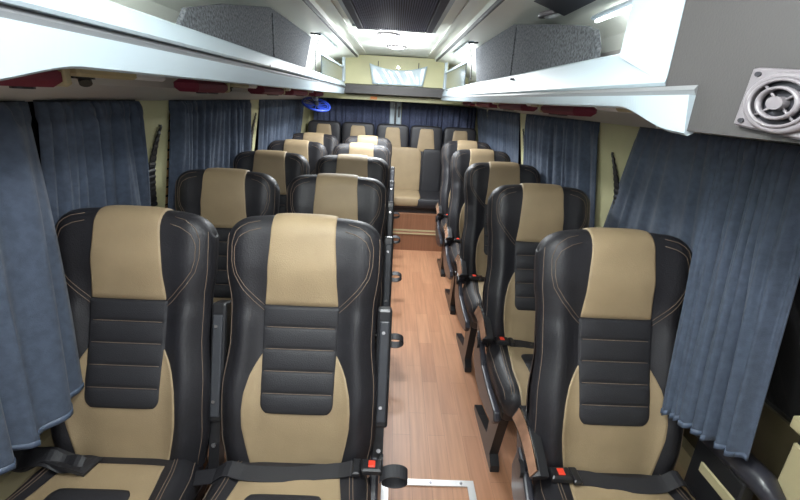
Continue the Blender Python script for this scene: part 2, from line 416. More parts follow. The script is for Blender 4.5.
# consoles, lamps under the racks
def console(sd, y0, y1, label):
    root = empty('underside_console', (0, 0, 0)); o = 0 if sd < 0 else .01; dz = 0.0 if sd < 0 else -.012
    mb = MB(); a, b = sorted((sd*(.64+o), sd*(.725+o)))
    mb.box(a, b, y0+.02, y1-.03, 1.527+dz, (1.568 if sd < 0 else 1.563)+dz, .012); mb.make('housing', DRD, root)
    mb = MB(); mb.box(a, b, y1-.03, y1-.008, 1.529+dz, 1.572+dz, .006); mb.make('end_cap', CRB, root)
    for k in range(2): MB().cyl((sd*(.68+o), y1-.09-.1*k, 1.5275+dz), (sd*(.68+o), y1-.09-.1*k, 1.5225+dz), .02, 14).make('nozzle', PLA, root)
    tag(root, label, 'console', 'maroon consoles under the luggage racks')
def lamp(sd, y0, y1, label):
    root = empty('reading_lamp', (0, 0, 0)); o = 0 if sd < 0 else .01; dz = 0.002 if sd < 0 else -.012
    a, b = sorted((sd*(.645+o), sd*(.68+o)))
    ym = y0+(y1-y0)*.6
    mb = MB(); mb.box(a, b, y0, ym, 1.549+dz, 1.573+dz, .006); mb.make('housing', CRB, root)
    mb = MB(); mb.box(a, b, ym, y1, 1.551+dz, 1.573+dz, .006); mb.make('diffuser', DIF, root)
    for k in range(2):
        mb = MB()
        y = y0+.05+.07*k; mb.cyl((sd*(.715+o), y, 1.575+dz), (sd*(.715+o), y, 1.545+dz), .022, 14)
        mb.cyl((sd*(.715+o), y, 1.545+dz), (sd*(.71+o), y-.005, 1.535+dz), .014, 14)
        mb.make('spot', PLA, root)
    tag(root, label, 'lamp', 'small lamps between the maroon consoles')
ordn = ['nearest', 'second nearest', 'third nearest', 'fourth nearest', 'farthest']
for k, (a, b) in enumerate([(0.45, 0.97), (1.54, 1.87), (2.31, 2.78), (2.98, 3.52), (3.80, 4.25)]):
    console(-1, a, b, 'maroon console under the left luggage rack, %s of the row' % ordn[k])
for k, (a, b) in enumerate([(1.55, 1.97), (2.22, 2.78), (3.00, 3.55), (3.82, 4.25)]):
    console(1, a, b, 'maroon console under the right luggage rack, %s of the row' % (ordn[k] if k < 3 else 'farthest'))
for k, (a, b) in enumerate([(0.99, 1.36), (1.92, 2.24), (2.82, 2.95), (3.57, 3.76)]):
    lamp(-1, a, b, 'cream and white tube lamp under left rack, %s of the row' % (ordn[k] if k < 3 else 'farthest'))
for k, (a, b) in enumerate([(1.08, 1.42), (2.00, 2.18), (2.82, 2.96), (3.60, 3.78)]):
    lamp(1, a, b, 'cream and white tube lamp under right rack, %s of the row' % (ordn[k] if k < 3 else 'farthest'))

# ------------------------------------------------------------------ ceiling fittings
root = empty('ceiling_ac_grille', (0, 0, 0))
yA, yB = 1.30, 2.80
mb = MB(); mb.box(-.205, .215, yA, yB, 1.922, 1.95); mb.make('tray', ACB, root)
mb = MB()
mb.box(-.215, -.175, yA, yB, 1.912, 1.925, .004); mb.box(.185, .225, yA, yB, 1.912, 1.925, .004); mb.box(-.175, .185, yB-.06, yB, 1.912, 1.925, .004)
mb.make('frame', ACB, root)
mb = MB(); n = 34
for i in range(n):
    x = -.165+i*.34/(n-1); mb.box(x-.0022, x+.0022, yA, yB-.06, 1.911, 1.922)
o = mb.make('slat_panel', ACL, root)
mb = MB(); mb.box(.226, .246, yA, yB+.03, 1.918, 1.952); mb.box(-.246, -.216, yA, yB+.03, 1.935, 1.952); mb.box(-.246, .246, yB, yB+.03, 1.93, 1.952); mb.make('surround', WHT, root)
tag(root, 'large dark slatted air conditioning grille in the middle of the ceiling', 'grille')
def dome(x, y, label, r=.075, m=EMD, z=1.957, tag_=True, nrm=None):
    root = empty('dome_light', (x, y, z))
    mb = MB(); mb.ring((0, 0, -.010), (0, 0, 1), r, .010, 32, 8); mb.make('rim', VNT, root, True)
    V = [(0, 0, -.03)]; F = []
    for j in range(1, 6):
        q = j/5*PI/2
        for i in range(24):
            t = 2*PI*i/24; V.append((math.sin(q)*.85*r*math.cos(t), math.sin(q)*.85*r*math.sin(t), -.008-.022*math.cos(q)))
    for i in range(24): F.append((0, 1+(i+1) % 24, 1+i))
    for j in range(4):
        for i in range(24): F.append((1+j*24+i, 1+j*24+(i+1) % 24, 1+(j+1)*24+(i+1) % 24, 1+(j+1)*24+i))
    build('diffuser', V, F, m, root, True)
    tag(root, label, 'light'); return root
dome(-.04, 3.22, 'glowing round dome light just behind the ceiling grille')
dome(.015, 3.92, 'glowing round dome light farther back, nearer the rear bulkhead')
d = dome(.64, 1.93, 'unlit white round light fitting on the ceiling above the right carpet box', .05, DIF, 1.90); d.rotation_euler = (0, -.22, 0)
d.location.z = 1.905
def led(x, y0, y1, z, rot, label):
    root = empty('led_tube', (x, (y0+y1)/2, z)); root.rotation_euler = (0, rot, 0); L = (y1-y0)/2
    mb = MB(); mb.box(-.022, .022, -L-.01, L+.01, .0, .014, .004); mb.make('base', WHT, root)
    mb = MB(); mb.box(-.017, .017, -L, L, -.012, .0, .004); mb.make('diffuser', EMI, root)
    tag(root, label, 'light')
led(-.49, 3.08, 3.82, 1.905, .18, 'glowing white tube light on the ceiling above the left rack')
led(.50, 3.08, 3.82, 1.905, -.18, 'glowing white tube light on the ceiling above rear of right rack')
led(.70, 1.34, 1.62, 1.832, -.5, 'bright white tube light beside the right rack post at top edge')
for x in (-.40, .40):
    led(x, -.60, .30, 1.90, 0, 'glowing ceiling tube light over the front seats, %s side' % ('left' if x < 0 else 'right'))
mb = MB(); mb.prism([(.535, 1.915), (.66, 1.872), (.66, 1.88), (.535, 1.925)], 1.38, 1.85, 1)
o = mb.make('ceiling_flap', GRY); tag(o, 'dark grey panel on the ceiling by the bright tube light', 'panel')

# round louvre at the right header
P = [(0.499, 1.515), (0.499, 1.93), (0.82, 1.93), (0.82, 1.54), (0.96, 1.49)]
struct(MB().prism(P, Y0, 0.7995, 1).make('trim_12', HDK))
root = empty('air_vent', (0.496, 0.536, 1.558)); root.rotation_euler = (0.10, 0, 0); root.scale = (.66, .96, .57)
mb = MB(); mb.box(-.010, 0, -.078, .070, -.062, .066, .008); mb.make('plate', VNT, root)
mb = MB(); mb.ring((-.012, 0, 0), (1, 0, 0), .053, .008, 48, 10); mb.ring((-.020, 0, 0), (1, 0, 0), .046, .0035, 48, 8); mb.make('outer_ring', VNT, root, True)
mb = MB(); mb.cyl((-.0095, 0, 0), (-.0125, 0, 0), .044, 40); mb.make('recess', VND, root)
mb = MB()
for R in (.030,): mb.ring((-.020, 0, 0), (1, 0, 0), R, .0040, 40, 8, 1.6)
for k in range(4):
    a = PI/4+k*PI/2; mb.tube([(-.017, .008*math.cos(a), .008*math.sin(a)), (-.017, .044*math.cos(a), .044*math.sin(a))], .0025, 6)
mb.make('louvre', VNT, root, True)
mb = MB(); mb.cyl((-.013, 0, 0), (-.027, 0, 0), .013, 20); mb.make('hub', VNT, root)
for y in (-.062, .056):
    for z in (-.048, .052): MB().cyl((-.0095, y, z), (-.0125, y, z), .0055, 10).make('screw', VND, root)
tag(root, 'round mauve-grey air vent on the grey panel at upper right', 'air vent')

# blue fan under the rear of the left rack
root = empty('blue_fan', (-0.73, 4.18, 1.455)); ax = np.array([.25, -.35, .9])
mb = MB(); ax2 = ax/np.linalg.norm(ax)
mb.ring((0.03, 0, 0), ax, .125, .009, 36, 8); mb.ring((0.03, 0, 0.0), ax, .105, .004, 36, 6); mb.make('rim', BLU, root, True)
mb = MB(); e1 = np.cross(ax2, [0, 0, 1.]); e1 /= np.linalg.norm(e1); e2 = np.cross(ax2, e1)
for k in range(12):
    a = 2*PI*k/12; dvec = e1*math.cos(a)+e2*math.sin(a); mb.tube([np.array([.03, 0, 0])+dvec*.02, np.array([.03, 0, 0])+dvec*.125], .003, 5)
mb.make('cage', BLU, root)
for k in range(3):
    a0 = 2*PI*k/3; V = []
    for j in range(6):
        for i in range(2):
            rr = .02+.08*j/5; aa = a0+(i-.5)*(1.0-.05*j); dvec = e1*math.cos(aa)+e2*math.sin(aa)
            V.append(np.array([.03, 0, 0])+dvec*rr+ax2*(.010*(i-.5)-.012))
    F = [(j*2, j*2+1, j*2+3, j*2+2) for j in range(5)]
    b_ = build('blade', V, F, BLU, root); q = b_.modifiers.new('s', 'SOLIDIFY'); q.thickness = .002
mb = MB(); mb.tube([(.03, 0, -.02), (.03, 0, .03)], .022, 12); mb.make('hub', GRY, root)
mb = MB(); mb.tube([(.03, 0, .03), (.0, 0, .06), (0.0, 0.02, .078)], .013, 8); mb.tube([(.03, -.02, .035), (.03, .0, .05)], .02, 12); mb.make('mount', WHT, root)
tag(root, 'small bright blue fan hanging under the rear end of the left rack', 'fan')
# orange label at rear header
o = MB().box(-0.24, -0.17, 4.792, 4.80, 1.522, 1.552).make('orange_sticker', ORG); tag(o, 'small orange sticker on rear header above the left rear curtain', 'sticker')

# ------------------------------------------------------------------ curtains
def curtain(name, T0, T1, B0, B1, nf, amp, seed, label, inward, m=NVY, belly=0.0, gather=0.5, hem=True, group='navy window curtains', bsag=0.0, bunch=1.0, phase=0.0):
    """T0,T1 ends of the top line, B0,B1 ends of the hem; folds push along `inward`."""
    T0, T1, B0, B1, inw = [np.array(q, float) for q in (T0, T1, B0, B1, inward)]
    r = np.random.RandomState(seed); nu = nf*12; nv = 40
    ph = r.rand(4)*6; amps = 0.6+0.8*r.rand(nf+2); warp = r.rand(6)*2*PI
    V = []; F = []
    for j in range(nv+1):
        v = j/nv
        for i in range(nu+1):
            u = i/nu
            uu = u**bunch+0.35/nf*math.sin(2*PI*u*2+warp[0])+.2/nf*math.sin(2*PI*u*5+warp[1]+v*1.2)
            p = (T0*(1-u)+T1*u)*(1-v)+(B0*(1-u)+B1*u)*v
            w_ = math.sin(2*PI*nf*uu+phase+.5*math.sin(v*3+warp[2]))
            w2 = math.sin(2*PI*nf*2.3*u+warp[3])*.28*(1-v)
            A = amps[min(nf, int(u*nf))]*(1-(u*nf % 1))+amps[min(nf+1, int(u*nf)+1)]*(u*nf % 1)
            k = amp*A*sm(v, [0, .03, .10, .35, 1], [.35, .65, .8, .9, 1.0])
            k *= 1-.85*sm(abs(2*u-1), [0, .90, 1], [0, 0, 1])
            off = (w_*.5+.5)*k+w2*amp*.5*sm(1-abs(2*u-1), [0, .1, 1], [0, 1, 1])
            off += belly*math.sin(PI*v)
            # gathered header ruffle
            if v < .06: off += amp*.15*math.sin(2*PI*nf*3.3*u+warp[4])
            sag = bsag*v*math.sin(PI*u)
            V.append(p+inw*(off+.004)+np.array([0, 0, -sag-0.004*math.sin(2*PI*nf*uu)*v]))
    for j in range(nv):
        for i in range(nu): k = j*(nu+1)+i; F.append((k, k+1, k+nu+2, k+nu+1))
    root = empty(name, (0, 0, 0))
    o = build('cloth', V, F, m, root, True); q = o.modifiers.new('s', 'SOLIDIFY'); q.thickness = .003; q.offset = 0
    if hem:
        V2 = []; F2 = []
        a = nv-1
        for i in range(nu+1):
            p1 = np.array(V[nv*(nu+1)+i]); p0 = np.array(V[a*(nu+1)+i]); dn = (p1-p0); dn /= np.linalg.norm(dn)
            for t in (-.014, .001): V2.append(p1+dn*t+inw*.0035)
        for i in range(nu): F2.append((i*2, i*2+1, i*2+3, i*2+2))
        o2 = build('hem_tape', V2, F2, HEM, root, True); q = o2.modifiers.new('s', 'SOLIDIFY'); q.thickness = .0015; q.offset = 0
    # header tape with the curtain wire
    mb = MB(); mb.tube([T0+inw*.002+np.array([0, 0, .002]), T1+inw*.002+np.array([0, 0, .002])], .003, 6); mb.make('curtain_wire', SEAM, root)
    tag(root, label, 'curtain', group)
    return root
def wp(y, z, sd, off=0.0): return (wallx(z, sd)-sd*off, y, z)
G = 'navy window curtains'
IL, IR = (1, 0, 0), (-1, 0, 0)
curtain('window_curtain', wp(0.25, 1.485, -1), wp(1.18, 1.485, -1), (-.93, 0.25, .66), (-.838, 1.045, .71), 5, .055, 1, 'navy curtain at far left, nearest on that side, hanging in front of the seat edge', IL, belly=.01)
curtain('window_curtain', wp(1.20, 1.485, -1, .01), wp(1.66, 1.485, -1, .01), wp(1.20, .74, -1, .02), wp(1.82, .74, -1, .02), 6, .05, 2, 'navy curtain right behind the front left window seat, splayed toward its hem', IL)
curtain('window_curtain', wp(1.93, 1.485, -1), wp(2.99, 1.485, -1), wp(1.95, .74, -1, .01), wp(3.12, .74, -1, .01), 11, .045, 3, 'navy curtain across the middle left window, between two cream pillars', IL)
curtain('window_curtain', wp(3.20, 1.485, -1), wp(4.70, 1.485, -1), wp(3.34, .74, -1, .01), wp(4.72, .74, -1, .01), 13, .045, 4, 'navy curtain over the rearmost long left window, ending by the blue fan', IL)
curtain('window_curtain', wp(0.91, 1.485, 1), wp(1.25, 1.485, 1), (.965, 0.84, .725), (.872, 1.03, .715), 7, .035, 5, 'navy curtain at far right, nearest on that side, bunched folds swept over the seat edge', IR, belly=.0, phase=1.0, bunch=3.0)
curtain('window_curtain', wp(1.18, 1.485, 1, .0), wp(1.68, 1.485, 1, .0), wp(1.10, .74, 1, .01), wp(2.08, .74, 1, .01), 4, .014, 6, 'smoother navy curtain on right wall partly behind the nearest right curtain', IR)
curtain('window_curtain', wp(2.02, 1.485, 1), wp(3.16, 1.485, 1), wp(2.00, .74, 1, .01), wp(3.30, .74, 1, .01), 10, .045, 7, 'navy curtain across the middle right window, between two cream pillars', IR)
curtain('window_curtain', wp(3.34, 1.485, 1), wp(4.46, 1.485, 1), wp(3.46, .74, 1, .01), wp(4.48, .74, 1, .01), 10, .045, 8, 'navy curtain on the third right window, beyond the second right pillar', IR)
curtain('window_curtain', wp(4.60, 1.485, 1), wp(5.05, 1.485, 1), wp(4.60, .74, 1, .01), wp(5.05, .74, 1, .01), 5, .03, 9, 'narrow navy curtain on the rearmost right window near the rear corner', IR)
curtain('rear_curtain', (-.90, 5.15, 1.515), (-.035, 5.15, 1.515), (-.90, 5.15, .88), (-.035, 5.15, .88), 11, .028, 10, 'dark navy curtain on rear wall, left of the pale door posts', (0, -1, 0), NVY2, hem=False, group='rear door curtains')
curtain('rear_curtain', (.10, 5.15, 1.505), (.95, 5.15, 1.485), (.10, 5.15, .88), (.96, 5.15, .88), 11, .028, 11, 'dark navy curtain on rear wall, right of the pale door posts', (0, -1, 0), NVY2, hem=False, group='rear door curtains')

# black corrugated straps on the cream pillars
def strap(sd, y, dy, zt, label):
    P = []; W = []
    for i in range(40):
        t = i/39; z = zt-.34*t; yy = y-dy*math.sin(t*PI*.9)*.5-dy*.25*t
        wd = .005+.026*min(1, t*1.5)*(1+.10*math.sin(i*2.2))
        x = wallx(z, sd)-sd*(.006+.004*abs(math.sin(i*1.1)))
        P.append((x, yy, z)); W.append((0, wd, 0))
    o = MB().ribbon(P, W, .006).make('pillar_strap', PLA); tag(o, label, 'strap', 'black straps on cream window pillars')
strap(-1, 1.86, .10, 1.39, 'curved black ribbed strap on the left cream pillar behind the front seats')
strap(-1, 3.14, .08, 1.40, 'thin curved black strap on the second left cream pillar')
strap(1, 1.88, .10, 1.37, 'curved black strap on the right cream pillar behind second seat row')
strap(1, 3.26, .06, 1.38, 'thin black strap on the second right cream pillar')
# brown blinds seen in the slit of the left window
mb = MB()
for k in range(14):
    z = .86+.042*k; mb.box(wallx(z, -1)-.010, wallx(z, -1)-.003, 1.90, 2.2, z, z+.03)
o = mb.make('window_blind', BRN); tag(o, 'brown slatted blind glimpsed beside the left cream pillar', 'blind')

# ------------------------------------------------------------------ seats
H = 0.775; REC = math.radians(18)
def T_(z): return sm(z, [0, .3, .5, .65, .9], [.095, .09, .095, .125, .125])
HWZ = [-.05, 0, .12, .25, .40, .50, .62, .70, .75, .80]; HWX = [.210, .218, .234, .235, .220, .221, .235, .237, .235, .231]
HWK = 1.0
def hw_(z): return sm(z, HWZ, HWX)*HWK
Rr = .0625; L1 = H-Rr
def back_center(s):
    """profile point (depth b, height z) and outward normal for arc position s"""
    if s <= L1:
        z = s; bump = -.020*math.exp(-((z-.22)/.13)**2)-.028*sm(z, [0, .48, .64, .9], [0, 0, 1, 1])
        return (bump, z), (-1, 0)
    a = (s-L1)/Rr
    bc = -.028+Rr
    if a <= PI: return (bc-Rr*math.cos(a), L1+Rr*math.sin(a)), (-math.cos(a), math.sin(a))
    z = L1-(s-L1-PI*Rr)
    return (-.028+T_(z) if z > .6 else -.028*sm(z, [0, .48, .64, .9], [0, 0, 1, 1])+T_(z), z), (1, 0)
STOT = L1+PI*Rr+L1
def Pb(a, s, off=0.0):
    (b, z), (nb, nz) = back_center(s)
    zz = min(max(z, 0), H)
    T = T_(zz)
    q = abs(a); n = 3.2
    e = T/2*(1-max(0, 1-q**n)**(1/n))
    front = 1.0 if s <= L1 else max(0, math.cos(min(PI/2, (s-L1)/Rr)))
    bol = sm(zz, [0, .1, .45, .52, .60, .9], [.020, .030, .034, .022, .014, .008])*math.exp(-((q-.76)/.17)**2)*front
    k = -e+bol+off
    b += nb*k; z += nz*k
    x = hw_(zz)*a
    # rounded upper corners
    cor = sm(zz, [0, .60, .80], [0, 0, 1])*q**7
    z -= .020*cor; x -= math.copysign(.006*cor, a)
    return x, b, z
BZ = .463      # height of the hinge
def rec(p):
    x, b, z = p; return (x, b*math.cos(REC)+z*math.sin(REC), BZ-b*math.sin(REC)+z*math.cos(REC))
def gridmesh(name, fn, nu, nv, m, parent, closeu=False):
    V = [fn(i/nu, j/nv) for j in range(nv+1) for i in range(nu+1)]
    F = [(j*(nu+1)+i, j*(nu+1)+i+1, (j+1)*(nu+1)+i+1, (j+1)*(nu+1)+i) for j in range(nv) for i in range(nu)]
    return build(name, V, F, m, parent, True)
def add_to(o, mb, m):
    me = o.data; V = [tuple(v.co) for v in me.vertices]; F = [tuple(p.vertices) for p in me.polygons]; n = len(V)
    mats = list(me.materials); idx = [p.material_index for p in me.polygons]
    V += [tuple(map(float, v)) for v in mb.V]; F += [tuple(i+n for i in f) for f in mb.F]
    me2 = bpy.data.meshes.new(me.name); me2.from_pydata(V, [], F); me2.update()
    if m not in mats: mats.append(m)
    for q in mats: me2.materials.append(q)
    idx += [mats.index(m)]*len(mb.F)
    me2.polygons.foreach_set('material_index', idx); me2.polygons.foreach_set('use_smooth', [True]*len(F))
    o.data = me2
def acos_(u): return -math.cos(PI*u)
def cos_s(u):     # finer towards both ends
    return acos_(u)
def w_head(z): return sm(z, [.47, .50, .60, .72, .80], [.112, .110, .103, .096, .094])
def w_low(z):
    return float(np.interp(z, [0, .05, .10, .15, .20, .25, .30, .335, .362, .38], [.130, .142, .152, .160, .161, .157, .144, .128, .112, .100]))
def w_lum(z):
    r = .035
    if z < .185+r: d_ = (.185+r-z)/r; return .109-r+r*math.sqrt(max(0, 1-d_*d_))+.0
    return .109+.004*(z-.2)/.28
def edge(t, p=10): return 1-abs(t)**p
def zpatch(name, wf, z0, z1, off, puff, nv, m, parent, rows=None, P=Pb, hwf=hw_, nu=24, s_of=None):
    def fn(u, v):
        t = acos_(u); s = z0+(z1-z0)*v
        zz = s if s < L1 or P is not Pb else H
        x = t*wf(min(s, .80))
        h = off+puff*(1-abs(t)**4)
        if rows:
            k = (s-z0)/((z1-z0)/rows) % 1.0
            h = off+puff*(math.sin(PI*min(max(k, 0), 1))**.45)*(1-abs(t)**8)
        if abs(t) > .985 or v <= 0 or v >= 1: h = -.004
        return rec(P(x/hwf(min(s, H)), s, h)) if P is Pb else P(x/hwf(s), s, h)
    return gridmesh(name, fn, nu, nv, m, parent)
# cushion
CR = .075; CT = .125; CL = .47        # from rear (y=.05) to the front (y=-.40)
def cush_center(s):
    LL = CL-CR
    def top(t): return .505-.035*(1-t/CL)+.0*t
    if s <= LL: return (.05-s, .494+.026*sm(s, [0, .1, .3, .44], [0, .45, .95, 1])), (0, 1)
    a = (s-LL)/CR
    if a <= PI: return (.05-LL-CR*math.sin(a), .520-CR+CR*math.cos(a)), (-math.sin(a), math.cos(a))
    t = s-LL-PI*CR
    return (.05-LL+t, .520-2*CR+.0*t), (0, -1)
CTOT = (CL-CR)*2+PI*CR
def chw(s): return sm(s, [0, .12, .3, .44, .6], [.208, .232, .242, .240, .225])
def Pc(a, s, off=0.0):
    (y, z), (ny, nz) = cush_center(s)
    q = abs(a); n = 4; e = CR*(1-max(0, 1-q**n)**(1/n))
    fr = 1 if s < CL-CR else max(0, math.cos(min(PI/2, (s-CL+CR)/CR)))
    k = -e+off+.016*math.exp(-((q-.80)/.13)**2)*fr
    return (chw(min(s, .6))*a, y+ny*k, z+nz*k)
def wc_low(s): return float(np.interp(s, [0, .10, .2, .3, .42, .5], [.135, .142, .158, .175, .180, .175]))
def wc_lum(s):
    r = .035; s0 = .165
    if s < s0+r: d_ = (s0+r-s)/r; return .07+r*math.sqrt(max(0, 1-d_*d_))+.003
    return .108
def stitch(fns, P, parent, off=.003, r=.0011, name='stitching'):
    mb = MB()
    for fn in fns:
        pts = [P(*fn(t), off) for t in np.linspace(0, 1, 26)]
        if P is Pb: pts = [rec(p) for p in pts]
        mb.tube(pts, r, 4)
    add_to(parent, mb, STI)
def side_panel(sx, root):
    # glossy plastic cover under the cushion on the aisle side, with the hinge boss
    mb = MB(); x0, x1 = sorted((sx*.222, sx*.250))
    P = [(-.33, .315), (-.36, .35), (-.34, .385), (-.20, .39), (-.06, .41), (.03, .47), (.10, .50), (.13, .40), (.10, .33), (.02, .28), (-.10, .265), (-.22, .285)]
    mb.prism(P, x0, x1, 0)
    o = mb.make('side_cover', GLO, root); b = o.modifiers.new('b', 'BEVEL'); b.width = .008; b.segments = 2
    mb = MB(); mb.cyl((sx*.250, .04, .47), (sx*.262, .04, .47), .028, 18); mb.make('hinge_cap', PLA, o)
def legs(root, sides):
    for sx in (-1, 1):
        mb = MB(); x0, x1 = sorted((sx*.165, sx*.205))
        P = [(-.10, .36), (-.27, .36), (-.29, .30), (-.225, .06), (-.265, .03), (-.27, 0.001), (.14, .001), (.14, .03), (.04, .05), (-.14, .10), (-.165, .25), (.02, .27), (.04, .33)]
        mb.prism(P[::-1], x0, x1, 0); mb.make('leg', PLA, root)
    mb = MB(); mb.box(-.20, .20, -.33, -.28, .33, .375, .006); mb.box(-.20, .20, .02, .07, .33, .375, .006)
    for sx in (-1, 1): mb.box(*sorted((sx*.16, sx*.21)), -.33, .07, .335, .38, .006)
    mb.make('seat_frame', STL, root)
def arm_down(sx, root, xo=.262):
    grp = root
    # pad and bronze side
    def yz(t): return (.165-.235*t, .606+.014*math.sin(PI*t)-.05*t*t)
    V = []; F = []; n = 18
    mb = MB()
    prof = []
    for i in range(n+1):
        t = i/n; y, z = yz(t); h = .050*(1-.35*t) if 0 < i else .05
        hh = h*(math.sqrt(max(0.0, 1-((t-.9)/.1)**2)) if t > .9 else 1)+.004
        prof.append((y, z, hh))
    up = [(y, z) for y, z, h in prof]; dn = [(y, z-h) for y, z, h in prof][::-1]
    xi, xs = xo-.014, xo+.034
    V = []; F = []; m_ = len(prof)
    for y, z, h in prof: V += [(sx*xi, y, z), (sx*(xs-.022), y, z+.001), (sx*xs, y, z-h*.85), (sx*(xs-.004), y, z-h), (sx*xi, y, z-h)]
    for i in range(m_-1):
        for k in range(5): F.append((i*5+k, i*5+(k+1) % 5, i*5+5+(k+1) % 5, i*5+5+k))
    F += [(0, 1, 2, 3, 4), tuple(range(m_*5-5, m_*5))]
    o = build('armrest', V, F, PLA, root); b = o.modifiers.new('b', 'BEVEL'); b.width = .004; b.segments = 2; b.limit_method = 'ANGLE'
    V = []; F = []
    q = prof[1:-1]
    for y, z, h in q: V += [(sx*(xs-.019), y, z-h*.04), (sx*(xs-.017+.0015), y, z-h*.04+.0015), (sx*(xs+.0025), y, z-h*.80), (sx*(xs), y, z-h*.82)]
    for i in range(len(q)-1):
        for k in range(4): F.append((i*4+k, i*4+(k+1) % 4, i*4+4+(k+1) % 4, i*4+4+k))
    F += [(0, 1, 2, 3), tuple(range(len(q)*4-4, len(q)*4))]
    build('bronze_inlay', V, F, BRZ, o)
    MB().tube([(sx*(xs-.018), y, z-h*.02+.001) for y, z, h in q], .0028, 6).make('chrome_edge', CHR, o)
    MB().tube([(sx*(xs+.001), y, z-h*.82) for y, z, h in q], .0024, 6).make('chrome_edge', CHR, o)
    mb = MB(); mb.prism([(.17, .56), (.10, .585), (.02, .57), (.0, .50), (.05, .44), (.12, .45)], *sorted((sx*(xo-.014), sx*(xo+.014)))); mb.make('armrest_bracket', GLO, root)
def arm_up(sx, root):
    mb = MB(); x0, x1 = sorted((sx*.222, sx*.270))
    z0, z1 = .13, .50
    def q(x, b, z): return rec((x, b, z))
    def obox(mb, x0, x1, b0, b1, z0, z1):
        V = [q(x, b, z) for z in (z0, z1) for x, b in ((x0, b0), (x1, b0), (x1, b1), (x0, b1))]
        mb.add(V, [(3, 2, 1, 0), (4, 5, 6, 7), (0, 1, 5, 4), (1, 2, 6, 5), (2, 3, 7, 6), (3, 0, 4, 7)])
    obox(mb, x0+.003, x1, .032, .10, z0, z1)
    o = mb.make('folded_armrest', PLA, root); b = o.modifiers.new('b', 'BEVEL'); b.width = .008; b.segments = 2
    mb = MB(); obox(mb, x0+.012, x1-.006, .022, .034, z0+.02, z1-.035)
    o2 = mb.make('grey_insert', GRY, o); b = o2.modifiers.new('b', 'BEVEL'); b.width = .005; b.segments = 2
    xc = (x0+x1)/2
    for z in (z0+.07, z1-.07): MB().tube([q(xc, .024, z), q(xc, .017, z)], .0055, 10).make('screw', CHR, o)
    mb = MB(); obox(mb, x0+.006, x1-.01, .045, .09, -.02, z0+.01); mb.make('arm_hinge', PLA, root)
    mb = MB(); mb.tube([q(xc, .040, .06), q(xc, .032, .06)], .007, 10); mb.make('hinge_bolt', CHR, root)
def top_z(y):   # cushion surface height
    return Pc(0, .05-y)[2]
def belt(root, kind, sx):
    """kind 0: across the cushion, buckle on the aisle side with hanging loop; 1: folded end left on cushion; 2: across, buckle at aisle side"""
    if kind in (0, 2):
        s_ = sx if kind == 0 else sx
        xa, xb = (-.29*s_, .185*s_) if kind == 0 else (.24*-s_, .12*s_)
        pts = []; W = []
        for i in range(29):
            t = i/28; x = xa+(xb-xa)*t; y = -.034-.022*math.sin(PI*min(1, t*1.15))
            a_ = max(-.97, min(.97, x/.225)); z = Pc(a_, .05-y)[2]+.011+.004*math.sin(t*7)
            if abs(x) > .222: z -= (abs(x)-.222)*.3; z = max(z, .455)
            if kind == 2: z += .014*math.exp(-((t-.18)/.12)**2); 
            pts.append((x, y, z)); W.append((.0, .024, .003))
        mb = MB(); mb.ribbon(pts, W, .0035); b = mb.make('seat_belt', WEB, root)
        x, y, z = pts[-1]
        mb = MB(); x0, x1 = sorted((xb-s_*.012, xb+s_*.012)); mb.box(x0, x1, y-.028, y+.028, z-.004, z+.014, .004); mb.make('adjuster', PLA, b)
        x0, x1 = sorted((xb+s_*.014, xb+s_*.075)); mb = MB(); mb.box(x0, x1, y-.022, y+.022, z-.004, z+.020, .005); mb.make('buckle', PLA, b)
        x0, x1 = sorted((xb+s_*.034, xb+s_*.054)); mb = MB(); mb.box(x0, x1, y-.012, y+.012, z+.018, z+.0235, .002); mb.make('release_button', RED, b)
        if kind == 0:
            P = []; Wd = []
            for i in range(22):
                t = i/21; a = -.4*PI+t*1.75*PI
                P.append((xb+s_*(.108+.040*math.cos(a-PI/2+.3)), y-.005-.012*t, z-.012+.024*math.sin(a-PI/2+.3)))
                Wd.append((0, .019, .004))
            mb = MB(); mb.ribbon(P, Wd, .003); mb.make('webbing_loop', WEB, b)
    else:
        pts = []; W = []
        for i in range(24):
            t = i/23; x = -.30+.25*t; y = -.03-.02*t
            z = top_z(y)+.010+.022*math.exp(-((x+.17)/.07)**2)+.004*math.sin(t*16); 
            pts.append((x, y, z)); W.append((.004, .030+.004*math.sin(t*9), .010*math.sin(t*6)))
        mb = MB(); mb.ribbon(pts, W, .010); b = mb.make('seat_belt', WEB, root)
        pts2 = [(p[0]-.01, p[1]-.012, p[2]+.009+.003*math.sin(i)) for i, p in enumerate(pts[:-1])]
        mb = MB(); mb.ribbon(pts2, [(.0, .02, .012)]*len(pts2), .004); mb.make('belt_fold', WEB, b)
